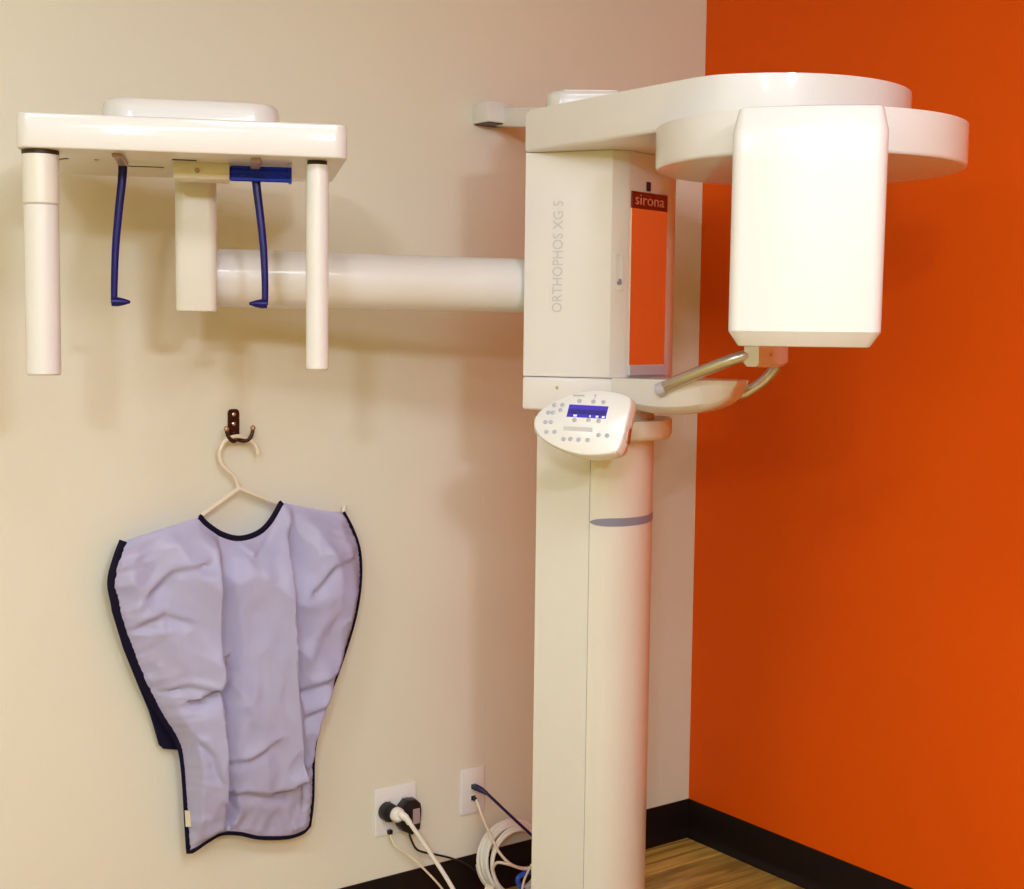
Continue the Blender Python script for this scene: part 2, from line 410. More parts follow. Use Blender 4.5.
bm = bmesh.new(); add_tube(bm, spline(hp, 5), .0112, 14); hd = tag(finish('grab_handle', bm, m_alu, xr, 40), 'brushed metal grab handle')
bm = bmesh.new(); add_tube(bm, [T(.063, .088, 1.2625), T(.077, .088, 1.269)], .0132, 14); finish('end_ring', bm, m_silver, hd)
# chin support: white moulded block over the handle tip
bm = bmesh.new(); pr = []
for k in range(9):
    o_ = .090-.172*k/8
    w_ = .020; hh = .052-.008*abs(2*k/8-1)**2
    z1 = 1.374-.006*(2*k/8-1)**2; z0 = z1-hh-.012
    q = [(.232, z0+.006), (.238, z0), (.254, z0), (.260, z0+.006), (.260, z1-.006), (.254, z1), (.238, z1), (.232, z1-.006)]
    pr.append([bm.verts.new(T(s+.006*(1-(2*k/8-1)**2), o_, h)) for s, h in q])
for a_, c_ in zip(pr, pr[1:]):
    for k in range(8): bm.faces.new((a_[k], a_[(k+1) % 8], c_[(k+1) % 8], c_[k]))
bm.faces.new(pr[0]); bm.faces.new(pr[-1]); finish('chin_support', bm, m_white, xr, 40)

# control panel
PO = L(.12, 2.52, 1.206); PEU = Vector((.9534, -.30171, 0)); PEV = Vector((.13178, .41641, .89957))
pf = frame(PO, PEU, PEV)
face = [(-.0831, -.0062), (-.0816, .0097), (-.0705, .0261), (-.0479, .0427), (-.0138, .0577), (.0231, .0647), (.061, .0625), (.0885, .0545), (.0945, .043), (.0925, .0193), (.0885, -.02), (.083, -.045), (.0746, -.055), (.0481, -.0605), (.0112, -.0614), (-.0275, -.0513), (-.0578, -.0369), (-.0752, -.0218)]
fp = smooth_poly(face, 3)
bm = bmesh.new()
def rim_pts(sc, dx): return [(p[0]*sc+dx, p[1]*sc) for p in fp]
layers = [(rim_pts(.965, 0), .004), (rim_pts(.99, 0), .0025), (rim_pts(1.0, 0), -.002), (rim_pts(1.0, .004), -.014), (rim_pts(.97, .006), -.028), (rim_pts(.86, .008), -.038)]
lv = [[bm.verts.new((x, y_, h)) for x, y_ in pts] for pts, h in layers]
for a_, c_ in zip(lv, lv[1:]):
    for k in range(len(a_)): bm.faces.new((a_[k], a_[(k+1) % len(a_)], c_[(k+1) % len(a_)], c_[k]))
bm.faces.new(lv[0]); bm.faces.new(lv[-1]); bm.transform(pf); pan = finish('control_panel', bm, m_panel, xr, 50)
bm = bmesh.new(); add_box(bm, .010, .066, -.012, .040, -.14, -.034, .01, 2, pf); finish('panel_mount', bm, m_white, xr)
def quad_plate(name, q, h0, h1, m, par):
    bm = bmesh.new(); add_prism(bm, q, h0, h1, mat=pf); return finish(name, bm, m, par, 0)
dq = [(-.0202, .035), (-.0227, .0105), (.0507, .0088), (.0533, .033)]
quad_plate('display', dq, .0035, .0046, m_screen, pan)
def lerp2(u, v):
    tl, bl, br, tr = [Vector(p) for p in dq]; return tuple((tl*(1-u)+tr*u)*(1-v)+(bl*(1-u)+br*u)*v)
quad_plate('display_band', [lerp2(.02, .36), lerp2(.02, .74), lerp2(.98, .74), lerp2(.98, .36)], .0045, .0048, m_screen2, pan)
for u_, w_ in ((.17, .09), (.58, .035), (.74, .07), (.90, .07)):
    quad_plate('display_mark', [lerp2(u_, .80), lerp2(u_, .96), lerp2(u_+w_, .96), lerp2(u_+w_, .80)], .0046, .0050, m_glyph, pan)
btn = [(-.0485, .0327), (-.0333, .0332), (-.0357, .0231), (-.0578, .0175), (-.0493, .0178), (-.0609, -.0015), (-.0505, -.0011), (-.0563, -.0205), (-.0412, -.0199), (-.0224, -.0336), (-.0093, -.0331), (.0057, -.0337), (.0225, -.0338), (.0417, -.0234), (.0574, -.0236), (-.0023, .0421), (.0242, .0416), (.0429, .0414), (-.0067, .0043), (.0194, .0052), (.0383, .0038)]
bm = bmesh.new(); add_lathe(bm, [(.0042, .003), (.0042, .0046), (.0030, .0054), (0, .0055)], 14); 
b0 = finish('button', bm, m_btn, pan, 40); bme = b0.data; bpy.data.objects.remove(b0)
for u_, v_ in btn:
    o = bpy.data.objects.new('button', bme); col.objects.link(o); o.parent = pan; o.matrix_local = pf @ Matrix.Translation((u_, v_, 0))
quad_plate('label_strip', [(-.0258, -.0082), (-.0248, -.016), (.0298, -.018), (.0287, -.0092)], .0035, .0044, m_lett, pan)
quad_plate('brand_strip', [(-.016, .0545), (-.016, .0512), (.0057, .0518), (.0057, .0549)], .0030, .0042, m_btn, pan)
bm = bmesh.new(); add_box(bm, .0255, .0268, .0475, .0545, .003, .0045, mat=pf); add_box(bm, .0235, .0288, .0540, .0555, .003, .0045, mat=pf); finish('status_mark', bm, m_btn, pan, 0)
bm = bmesh.new(); add_box(bm, .088, .0945, -.030, .008, -.026, -.010, .002, 1, pf); tag(finish('side_slot', bm, m_brass, pan), 'brown slot in the rim')

# upper arm: from carriage to a wide round end
AC = (.44, 2.583); AR = .262
def hull_arm():
    cx, cz = .452, 2.585
    pts = [(.0195, 2.752)]+[(v.x, v.y) for v in spline([(.0195, 2.752, 0), (.130, 2.603, 0), (.236, 2.462, 0), (cx+AR*math.cos(math.radians(240)), cz+AR*math.sin(math.radians(240)), 0), (cx+AR*math.cos(math.radians(258)), cz+AR*math.sin(math.radians(258)), 0)], 8)][1:-1]
    for k in range(41):
        a_ = math.radians(258)+math.radians(160)*k/40
        pts.append((cx+AR*math.cos(a_), cz+AR*math.sin(a_)))
    return pts+[(.42, 2.95), (.31, 2.995), (.08, 2.995)]
bm = bmesh.new(); add_prism(bm, LP(hull_arm()), 1.719, 1.800, .007, 3); finish('upper_arm', bm, m_white, xr, 30)
# rotor disc
bm = bmesh.new(); add_prism(bm, LP(circle(.496, 2.385, .2575, 72)), 1.6475, 1.7165, .006, 3); finish('rotor', bm, m_white, xr, 30)
# tube head housing: rounded box, softly bowed front
bm = bmesh.new()
def bowed(w, d, r, bow, cx, cz):
    pts = rrect(0, 0, w, d, r, 6); out = []
    # add points along the front so that it can bow
    for x, y_ in pts: out.append((x, y_))
    i_f = max(range(len(out)), key=lambda k: (-out[k][1], -out[k][0]))
    res = []
    for k, (x, y_) in enumerate(out):
        res.append((x, y_))
        x2, y2 = out[(k+1) % len(out)]
        if abs(y_-y2) < 1e-6 and y_ < 0 and abs(x-x2) > w*.3:
            for m_ in range(1, 12): res.append((x+(x2-x)*m_/12, y_))
    return [(cx+x, cz+y_-(bow*(1-(x/(w/2))**2) if y_ < 0 else 0)) for x, y_ in res]
NB = 0; rings = []
prof = [(1.3535, -.0195), (1.3545, -.0170), (1.3740, -.0015), (1.3765, 0), (1.50, 0), (1.62, 0), (1.669, 0), (1.672, -.0010), (1.700, -.0085), (1.7030, -.0105), (1.7045, -.015)]
for h, ins in prof:
    sh = .004*(h-1.36)/.35
    pts = bowed(.2235+2*ins*.85-.002*(1.71-h)/.35, .17+2*ins, max(.005, .016+ins*.6), .012, .4405+sh*.3, 2.135)
    pts = [(p[0], p[1]) for p in rotpts([(x-.4425, z_-2.05) for x, z_ in pts], -.205, (.4290, 2.05))]
    rings.append([bm.verts.new(L(x, z_, h)) for x, z_ in pts])
for a_, c_ in zip(rings, rings[1:]):
    for k in range(len(a_)): bm.faces.new((a_[k], a_[(k+1) % len(a_)], c_[(k+1) % len(a_)], c_[k]))
bm.faces.new(rings[0]); bm.faces.new(rings[-1]); tag(finish('tube_head', bm, m_white, xr, 28), 'large glossy white box housing under the rotor')
# column top and wall bracket
bm = bmesh.new(); add_prism(bm, LP(rrect(.150, 2.94, .175, .20, .035)), 1.79, 1.856, .010, 3); finish('top_cap', bm, m_white, xr, 35)
def to_local(v): v = Vector(v)-MB; return Vector((v.dot(rh), v.dot(fh), v.z))
bm = bmesh.new(); add_box(bm, -.738, -.664, -.062, -.0005, 1.8485, 1.894, .003, 2)
for v in bm.verts: v.co = to_local(v.co)
br = finish('wall_bracket', bm, m_white, xr)
bm = bmesh.new(); add_box(bm, -.732, -.672, -.055, -.001, 1.8465, 1.8495)  # thin black plate standing in for shade in the hollow underside
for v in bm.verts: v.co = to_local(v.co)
tag(finish('underside_shade', bm, m_dark, br), 'black plate painting the shade under the wall bracket')
pA = to_local((-.668, -.036, 0)); pB = L(.15, 3.03, 0); dd = (pB-pA); dd.z = 0; ln = dd.length; dd.normalize()
bm = bmesh.new(); add_box(bm, -.03, ln, -.022, .024, 1.8475, 1.8920, .003, 2, frame((pA.x, pA.y, 0), dd, (-dd.y, dd.x, 0)))
for v in bm.verts:
    k = max(0, (Vector((v.co.x, v.co.y, 0))-Vector((pA.x, pA.y, 0))).dot(dd)/ln); v.co.z -= .042*k
finish('bracket_arm', bm, m_white, xr)

# long side arm to the cephalometric head
ta = L(-.602, 2.606, 1.4648); tb = L(.075, 2.850, 1.4625)
bm = bmesh.new(); add_tube(bm, [ta+(tb-ta)*k/12 for k in range(13)], .0545, 40); finish('side_arm', bm, m_white, xr, 40)
# post at the end of the arm
hax = Vector((.981, .195, 0)).normalized(); hay = Vector((-.195, .981, 0)).normalized(); HAZ = math.atan2(hax.y, hax.x)
bm = bmesh.new(); pc = (-.581, 2.560); add_prism(bm, LP(rotpts(rrect(0, 0, .073, .085, .016, 5), HAZ, pc)), 1.4000, 1.656, .005, 2); finish('post', bm, m_cream, xr, 35)
# head plate
HF = Vector((-.7855, 2.210, 0)); HW, HD = .521, .400
hc = HF+hax*(HW/2)+hay*(HD/2)
def H(u_, v_, h): p = hc+hax*u_+hay*v_; return L(p.x, p.y, h)
hz0, hz1 = 1.6510, 1.7060
HM = frame(H(0, 0, 0), hax, hay)
bm = bmesh.new()
add_prism(bm, rrect(0, 0, HW, HD, .022, 6), hz0, hz1, .0035, 3, mat=HM, bev_bot=.003)
head = finish('cephalometric_head', bm, m_white, xr, 35)
bm = bmesh.new(); rgs = []
for h, ins in ((hz1-.002, 0), (hz1+.030, .003), (hz1+.042, .006), (hz1+.0465, .012)):
    rgs.append([bm.verts.new(HM @ Vector((x, y_, h))) for x, y_ in rrect(.006, .02, .302-2*ins, .24-2*ins, .06-ins, 8)])
for a_, c_ in zip(rgs, rgs[1:]):
    for k in range(len(a_)): bm.faces.new((a_[k], a_[(k+1) % len(a_)], c_[(k+1) % len(a_)], c_[k]))
bm.faces.new(rgs[-1]); bm.faces.new(rgs[0]); finish('top_cover', bm, m_white, head, 40)
# sensor tube (left) and collimator tube (right)
def vtube(name, c, r, z0, z1, m, par, extra=()):
    bm = bmesh.new(); add_lathe(bm, [(r-.003, z0), (r, z0+.003)]+list(extra)+[(r, z1)], 36, Matrix.Translation(c)); return finish(name, bm, m, par, 40)
c1 = L(-.7610, 2.256, 0)
vtube('sensor_tube', c1, .0272, 1.2915, 1.5640, m_white, head)
vtube('sensor_sleeve', c1, .0283, 1.5645, 1.6440, m_cream, head)
vtube('dark_ring', c1, .0290, 1.6425, 1.6520, m_rubber, head)
c2 = L(-.331, 2.352, 0)
vtube('collimator_tube', c2, .0190, 1.3020, 1.6440, m_white, head)
vtube('dark_ring', c2, .0165, 1.6425, 1.6520, m_rubber, head)
# ear rods: thin blue blades with an inward ear plug
def ear_rod(pts, tip, plug_dir):
    bm = bmesh.new(); P = spline(pts, 6); m_ = len(P)
    add_tube(bm, P, [.0080-.0025*i/m_ for i in range(m_)], 10, flat=(hay, .55)); 
    a_ = P[-1]+Vector((0, 0, .002)); d_ = plug_dir
    add_tube(bm, [a_-d_*.004, a_+d_*.006, a_+d_*.016, a_+d_*.027], [.0078, .0082, .0060, .0022], 12)
    return finish('ear_rod', bm, m_blue, head, 40)
ZR = 2.40
def at_rod(x, h, z=ZR): return L(x, z, h)
el = ear_rod([at_rod(-.669, 1.652), at_rod(-.671, 1.62), at_rod(-.677, 1.57), at_rod(-.683, 1.51), at_rod(-.686, 1.45), at_rod(-.687, 1.412)], None, hax)
er = ear_rod([at_rod(-.451, 1.652, 2.44), at_rod(-.449, 1.62, 2.44), at_rod(-.443, 1.57, 2.44), at_rod(-.437, 1.51, 2.44), at_rod(-.4345, 1.45, 2.44), at_rod(-.435, 1.412, 2.44)], None, -hax)
for x, z in ((-.669, 2.40), (-.451, 2.44)):
    bm = bmesh.new(); p = L(x, z, 0); v = Vector((-hay.x, -hay.y, 0))
    add_box(bm, -.008, .008, -.125, .010, hz0-.007, hz0+.001, .002, 1, frame((p.x, p.y, 0), hax, hay)); tag(finish('ear_rod_slide', bm, m_pink, head), 'smoky mauve slide above an ear rod')
# nasion support: cream box and blue slide under the plate
q = L(-.580, 2.385, 0); nm = frame((q.x, q.y, 0), hax, hay)
bm = bmesh.new(); add_box(bm, 0, .094, 0, .07, 1.6235, hz0+.001, .004, 2, nm); nb = finish('nasion_holder', bm, m_cream, head)
bm = bmesh.new(); add_lathe(bm, [(.0042, 0), (.0042, .003), (.003, .0045), (0, .005)], 16, nm @ frame((.040, 0, 1.6375), (1, 0, 0), (0, 0, 1))); tag(finish('knob', bm, m_pink, head), 'small mauve knob')
bm = bmesh.new(); add_box(bm, .094, .199, .012, .020, 1.6235, 1.6485, .002, 1, nm)
for zz in (1.625, 1.6365, 1.6455): add_box(bm, .096, .1985, .007, .013, zz, zz+.0035, 0, 1, nm)
add_box(bm, .194, .199, .004, .022, 1.6215, 1.6485, 0, 1, nm)
tag(finish('nasion_slide', bm, m_slide, head), 'clear blue plastic slide')
# slots and small screws on the underside
for (u_, v_, du, dv, rz_) in ((-.206, -.055, .030, .0045, -.9), (-.075, .02, .062, .0035, .02), (-.005, -.10, .04, .012, .05)):
    bm = bmesh.new(); add_box(bm, -du/2, du/2, -dv/2, dv/2, hz0-.0012, hz0+.001, mat=HM @ Matrix.Translation((u_, v_, 0)) @ Matrix.Rotation(rz_, 4, 'Z')); finish('slot', bm, m_dark, head, 0)
for (u_, v_) in ((-.15, -.06), (.12, -.08), (.17, -.11), (-.02, .12), (.04, -.06)):
    bm = bmesh.new(); add_lathe(bm, [(.004, -.0015), (.004, .001)], 12, HM @ Matrix.Translation((u_, v_, hz0))); finish('screw', bm, m_brass, head)

# ------------------------------------------------------------------ hook, hanger, apron
hk = thing('coat_hook', 'dark bronze double coat hook screwed to the beige wall above the apron', 'hook', (-1.341, 0, 1.16))
bm = bmesh.new(); add_prism(bm, rrect(0, .0, .026, .066, .008, 4), 0, .004, .001, 1, mat=frame((0, 0, .008), (1, 0, 0), (0, 0, 1)))
finish('back_plate', bm, m_bronze, hk)
for zz in (.030, .010, -.012):
    bm = bmesh.new(); add_lathe(bm, [(.0042, 0), (.0042, .0012), (.002, .0024), (0, .0026)], 14, frame((0, -.004, zz), (1, 0, 0), (0, 0, 1))); tag(finish('screw', bm, m_alu, hk), 'pale screw head')
for s in (-1, 1):
    bm = bmesh.new(); P = spline([(0, -.003, -.013), (s*.004, -.018, -.022), (s*.014, -.030, -.024), (s*.025, -.033, -.016), (s*.030, -.032, -.002)], 6)
    add_tube(bm, P, [.0055-.0018*i/len(P) for i in range(len(P))], 10)
    pr_ = finish('prong', bm, m_bronze, hk, 40)
    bm = bmesh.new(); bmesh.ops.create_uvsphere(bm, u_segments=14, v_segments=8, radius=.0058, matrix=Matrix.Translation((s*.030, -.032, .002))); finish('ball_tip', bm, m_brass, pr_, 60)
YH = -.030
hg = thing('clothes_hanger', 'ivory plastic clothes hanger hanging on the bronze hook, holding the apron', 'hanger', (-1.341, YH, 1.04))
hook = [(-1.298, 1.106), (-1.303, 1.124), (-1.318, 1.1385), (-1.341, 1.1455), (-1.362, 1.143), (-1.378, 1.131), (-1.3855, 1.112), (-1.381, 1.091), (-1.3675, 1.0755), (-1.354, 1.0645), (-1.3475, 1.0515), (-1.343, 1.036)]
bm = bmesh.new(); add_tube(bm, spline([(x+1.341, 0, z-1.04) for x, z in hook], 5), .0043, 10); finish('hanger_hook', bm, m_hanger, hg, 40)
hl = [(-1.343, 1.036), (-1.432, .981), (-1.50, .940), (-1.57, .904)]; hr = [(-1.343, 1.036), (-1.25, .997), (-1.17, .966), (-1.104, .952), (-1.0925, .962), (-1.0905, .984)]
bm = bmesh.new(); P = list(reversed(hl))[:-1]+hr; PT = [(x+1.341, 0, z-1.04) for x, z in P]
add_tube(bm, PT, .0052, 10); finish('shoulder_bar', bm, m_hanger, hg, 40)

YA = -.050
ap = thing('lead_apron', 'lavender nylon x-ray apron with navy binding hanging on the beige wall', 'apron', (-1.34, YA, .27))
TOP = [(-1.5986, .9481), (-1.5449, .962), (-1.4922, .9743), (-1.4426, .9871), (-1.4274, .9695), (-1.3945, .9463), (-1.3566, .9349), (-1.3156, .9423), (-1.2856, .9634), (-1.2575, 1.0041), (-1.2103, .9925), (-1.1572, .9803), (-1.1054, .9702)]
RIGHT = [(-1.1054, .9702), (-1.0828, .931), (-1.065, .8806), (-1.0623, .8177), (-1.0722, .7515), (-1.0898, .693), (-1.1172, .6225), (-1.147, .5552), (-1.1692, .4916), (-1.179, .4374), (-1.1814, .3414), (-1.1888, .2844)]
BOT = [(-1.4675, .2864), (-1.452, .2916), (-1.4208, .3042), (-1.3937, .3115), (-1.3527, .3029), (-1.3064, .2844), (-1.2471, .2719), (-1.2108, .2732), (-1.1888, .2844)]
LEFT = [(-1.5986, .9481), (-1.6133, .9114), (-1.6239, .8685), (-1.6144, .8155), (-1.5928, .7444), (-1.5626, .663), (-1.5275, .5919), (-1.4938, .5344), (-1.4811, .4945), (-1.4751, .4302), (-1.4713, .3553), (-1.4675, .2864)]
class Poly:
    def __init__(s, pts, corner=()):
        P = []
        segs = [0]+list(corner)+[len(pts)-1]
        for a_, b_ in zip(segs, segs[1:]):
            q = spline([(p[0], p[1], 0) for p in pts[a_:b_+1]], 8); P += q if not P else q[1:]
        s.P = P; s.d = [0]
        for a_, b_ in zip(P, P[1:]): s.d.append(s.d[-1]+(b_-a_).length)
    def at(s, t):
        L_ = t*s.d[-1]
        for i in range(len(s.P)-1):
            if s.d[i+1] >= L_-1e-9:
                k = (L_-s.d[i])/max(1e-9, s.d[i+1]-s.d[i]); return s.P[i].lerp(s.P[i+1], min(1, max(0, k)))
        return s.P[-1].copy()
cT, cB, cL, cR = Poly(TOP, (3, 9)), Poly(BOT), Poly(LEFT), Poly(RIGHT)
def sst(a_, b_, x):
    t = max(0, min(1, (x-a_)/(b_-a_))); return t*t*(3-2*t)
def seg_dist(x, z, a_, b_):
    ax, az = a_; bx, bz = b_; dx, dz = bx-ax, bz-az; l2 = dx*dx+dz*dz
    t = ((x-ax)*dx+(z-az)*dz)/l2; tc_ = max(0, min(1, t)); px_, pz_ = ax+dx*tc_, az+dz*tc_
    side = (x-ax)*dz-(z-az)*dx
    return math.hypot(x-px_, z-pz_), t, side/math.sqrt(l2)
def crease(x, z, pts, w, h):
    """soft step: raised on the side>0 of the polyline, falling away over w."""
    best = None
    for a_, b_ in zip(pts, pts[1:]):
        d_, t, s_ = seg_dist(x, z, a_, b_)
        if best is None or d_ < best[0]: best = (d_, s_)
    d_, s_ = best
    return 1.5*h*math.exp(-(d_/w)**2)*(1 if s_ > 0 else -.5)*min(1, d_/.005)
FOLDS = [  # polyline (x,z), width, height: pleats and creases read off the cloth
    ([(-1.405, .93), (-1.412, .84), (-1.408, .70), (-1.412, .60), (-1.405, .45), (-1.390, .33)], .035, 0.0100),
    ([(-1.235, .985), (-1.252, .90), (-1.256, .80), (-1.250, .65), (-1.235, .50), (-1.225, .42)], .032, 0.0120),
    ([(-1.455, .625), (-1.425, .637), (-1.405, .668)], .030, -0.0150),
    ([(-1.250, .395), (-1.215, .410), (-1.182, .440)], .030, -0.0163),
    ([(-1.370, .385), (-1.364, .36), (-1.372, .335)], .016, -0.0120),
    ([(-1.39, .395), (-1.35, .400), (-1.30, .385), (-1.26, .392)], .018, -0.0088),
    ([(-1.38, .47), (-1.345, .475), (-1.31, .495)], .02, -0.0063),
    ([(-1.545, .85), (-1.51, .885), (-1.46, .895)], .022, -0.0075),
    ([(-1.19, .82), (-1.15, .865), (-1.10, .875)], .022, -0.0075),
    ([(-1.215, .60), (-1.17, .615), (-1.12, .635)], .018, -0.0063),
    ([(-1.21, .54), (-1.175, .555), (-1.15, .575)], .016, -0.0063),
    ([(-1.575, .78), (-1.53, .80), (-1.49, .785)], .018, -0.0050),
    ([(-1.53, .64), (-1.48, .650), (-1.44, .640)], .016, -0.0063),
    ([(-1.46, .53), (-1.435, .50), (-1.425, .46)], .016, -0.0063),
    ([(-1.36, .93), (-1.335, .90), (-1.31, .92)], .018, -0.0050),
]
rn = random.Random(11)
RIP = [(rn.uniform(0, 1), rn.uniform(.006, .018), rn.choice((0, 1)), rn.uniform(.05, .20), rn.uniform(.0015, .005), rn.uniform(-.35, .35)) for _ in range(70)]
def bulge(x, z, s, t):
    e = math.sin(PI*min(1, max(0, s)))**.5
    y_ = .018*e*math.sin(PI*min(1, t*.92+.08))**.5
    ed = sst(0, .07, s)*sst(1, .93, s)*sst(1, .97, t)*sst(0, .07, t)
    for pts, w, h in FOLDS: y_ += ed*crease(x, z, pts, w, h)
    # three lengthwise panels: both sides pouch out, the middle starts deep and rises
    fx = -1.408+.010*math.sin(6*z); gx = -1.247+.03*sst(.8, .4, z)-.012*sst(.85, .98, z)
    mz = sst(.985, .86, z)*sst(.30, .42, z)
    u_ = sst(fx-.007, fx+.010, x); v_ = sst(gx-.006, gx+.010, x)
    mid = .000+.036*max(0, min(1, (x-fx)/(gx-fx)))**1.2
    y_ += mz*ed*((1-u_)*.034*sst(-1.57, -1.43, x)+u_*(1-v_)*mid+v_*(.008+.020*sst(gx, gx+.08, x)))
    y_ += .0016*math.sin(t*300+2*math.sin(t*37))*(math.exp(-s/.045)+math.exp(-(1-s)/.045))*sst(0, .012, min(s, 1-s))
    # gathers along both bound edges
    for c_, w, side, ln_, am, sl in RIP:
        ss = s if side == 0 else 1-s
        if ss < ln_*1.6:
            y_ += am*math.exp(-((t-c_+sl*ss)/(w))**2)*sst(ln_*1.6, 0, ss)*sst(0, .02, ss)
    nv = noise.noise(Vector((x*7+z*2.5, z*4.5, 1.3))); nw = noise.noise(Vector((x*16-z*7, z*11+x*6, 4.1)))
    y_ += ed*(.013*(1-abs(nv)*2.2)+.0055*(1-abs(nw)*2)+.0022*noise.noise(Vector((x*45, z*30, 7.7))))
    y_ += .010*math.exp(-((x+1.327)/.055)**2)*sst(.98, .85, z)*sst(.30, .45, z)
    return y_
NSS, NTT = 110, 130
bm = bmesh.new(); V = []
P00, P10, P01, P11 = cT.at(0), cT.at(1), cB.at(0), cB.at(1)
Tp = [cT.at(i/NSS) for i in range(NSS+1)]; Bp = [cB.at(i/NSS) for i in range(NSS+1)]
for j in range(NTT+1):
    t = j/NTT; l_ = cL.at(t); r_ = cR.at(t); row = []
    for i in range(NSS+1):
        s = i/NSS
        # neck sag must fade quickly down the cloth
        p = Tp[i]*(1-t)+Bp[i]*t+l_*(1-s)+r_*s-(P00*(1-s)*(1-t)+P10*s*(1-t)+P01*(1-s)*t+P11*s*t)
        row.append(bm.verts.new((p.x+1.34, -bulge(p.x, p.y, s, t), p.y-.27)))
    V.append(row)
for j in range(NTT):
    for i in range(NSS): bm.faces.new((V[j][i], V[j+1][i], V[j+1][i+1], V[j][i+1]))
edge = [V[j][0].co.copy() for j in range(NTT+1)], [V[NTT][i].co.copy() for i in range(NSS+1)], [V[j][NSS].co.copy() for j in range(NTT, -1, -1)]
top_pts = [V[0][i].co.copy() for i in range(NSS+1)]
r_ = bmesh.ops.solidify(bm, geom=bm.faces[:], thickness=-.0025)
finish('front_cloth', bm, m_apron, ap, 80)
bm = bmesh.new()
E_ = edge[0]+edge[1][1:]+edge[2][1:]
E_ = E_[::2]; n_ = len(E_)
rad = []
for i, p in enumerate(E_):
    z = p.z+.27; left = p.x < -.1
    r__ = .0062
    if left and z > .45: r__ = .0062+.0035*sst(.45, .7, z)
    rad.append(r__)
add_tube(bm, [p+Vector((0, .001, 0)) for p in E_], rad, 8, flat=(Vector((0, 1, 0)), .6)); tag(finish('edge_binding', bm, m_bind, ap, 60), 'navy edge binding')
nk = [p for p in top_pts if -.105 <= p.x <= .086]
bm = bmesh.new(); add_tube(bm, [p+Vector((0, .001, 0)) for p in nk], .0066, 8, flat=(Vector((0, 1, 0)), .6)); tag(finish('neck_binding', bm, m_bind, ap, 60), 'navy neckline binding')
flap = [(-1.593, .944), (-1.6195, .8895), (-1.6275, .85), (-1.6225, .8052), (-1.5995, .7253), (-1.5702, .6475), (-1.5475, .5901), (-1.5361, .5507), (-1.5269, .5159), (-1.5179, .506), (-1.478, .4965), (-1.435, .5146), (-1.433, .8098), (-1.454, .9262)]
bm = bmesh.new(); add_prism(bm, [(x+1.347, z-.27) for x, z in flap], 0, .008, .003, 2, mat=frame((0, .031, 0), (1, 0, 0), (0, 0, 1))); tag(finish('back_panel', bm, m_bindback, ap, 40), 'dark navy back panel')
bm = bmesh.new(); add_prism(bm, [(x+1.34, z-.27) for x, z in [(-1.4798, .3797), (-1.4779, .3455), (-1.467, .3432), (-1.4689, .3775)]], 0, .003, mat=frame((0, -.008, 0), (1, 0, 0), (0, 0, 1))); tag(finish('sewn_tag', bm, m_tag, ap, 0), 'small cream sewn tag')

# ------------------------------------------------------------------ outlets, plugs and cords
def plate(name, label, cx, cz, w, h, group=None):
    t = thing(name, label, 'outlet', (cx, 0, cz))
    bm = bmesh.new(); add_prism(bm, rrect(0, 0, w, h, .004, 3), 0, .0055, .0025, 2, mat=frame((0, 0, 0), (1, 0, 0), (0, 0, 1))); finish('face_plate', bm, m_plate, t, 35); return t
FZ = frame((0, 0, 0), (1, 0, 0), (0, 0, 1))        # z of this frame points out of the wall
p2 = plate('power_outlet', 'wide white double-gang power outlet plate with plugs in it', -.939, .2585, .111, .112)
for dx in (-.023, .023):
    for dz in (-.020, .020):
        bm = bmesh.new(); add_prism(bm, rrect(dx, dz, .030, .026, .009, 4), .004, .0068, .001, 1, mat=FZ); ro = finish('socket', bm, m_plate, p2, 35)
        for sx in (-.006, .006):
            bm = bmesh.new(); add_box(bm, dx+sx-.001, dx+sx+.001, dz-.004, dz+.005, .0060, .0070, mat=FZ); finish('socket_slot', bm, m_dark, ro, 0)
p1 = plate('data_outlet', 'narrow white data outlet plate with a navy plug, right of the power outlet', -.7215, .2615, .0685, .112)
for dz in (.012, -.017):
    bm = bmesh.new(); add_box(bm, -.0085, .0085, dz-.008, dz+.008, .004, .0068, .001, 1, FZ); ja = finish('jack', bm, m_plate, p1, 35)
    bm = bmesh.new(); add_box(bm, -.0062, .0062, dz-.005, dz+.006, .0064, .0071, mat=FZ); finish('jack_opening', bm, m_dark, ja, 0)
def cord(parent, pts, r, m, name='cord', n=9, sub=6):
    bm = bmesh.new(); add_tube(bm, spline(pts, sub), r, n); return finish(name, bm, m, parent, 60)
# black round plug, white cable leaves its white elbow
t = thing('power_plug', 'round black plug with white cable, left one in the double-gang outlet', 'plug', (-.9665, -.006, .262))
bm = bmesh.new(); add_lathe(bm, [(.018, 0), (.0215, .002), (.0215, .022), (.019, .026), (0, .027)], 28, FZ); finish('plug_body', bm, m_dark, t, 40)
bm = bmesh.new(); add_lathe(bm, [(.017, 0), (.017, .010), (.012, .016), (0, .017)], 24, Matrix.Translation((.012, -.0265, -.003)) @ FZ); wp = tag(finish('white_cap', bm, m_cordw, t, 40), 'white plug cap')
bm = bmesh.new(); add_tube(bm, spline([(.014, -.042, .002), (.021, -.054, -.006), (.028, -.060, -.018)], 5), [.0085]*6+[.007]*5, 12); finish('strain_relief', bm, m_cordw, t, 50)
cord(t, [(.022, -.055, -.008), (.030, -.063, -.022), (.055, -.075, -.064), (.079, -.088, -.107), (.101, -.105, -.150), (.118, -.120, -.188), (.136, -.135, -.222), (.165, -.15, -.247), (.25, -.17, -.2515), (.36, -.20, -.2515)], .0052, m_cordw)
t = thing('power_adapter', 'chunky black power adapter with pale label, right one in the double-gang outlet', 'adapter', (-.913, -.006, .245))
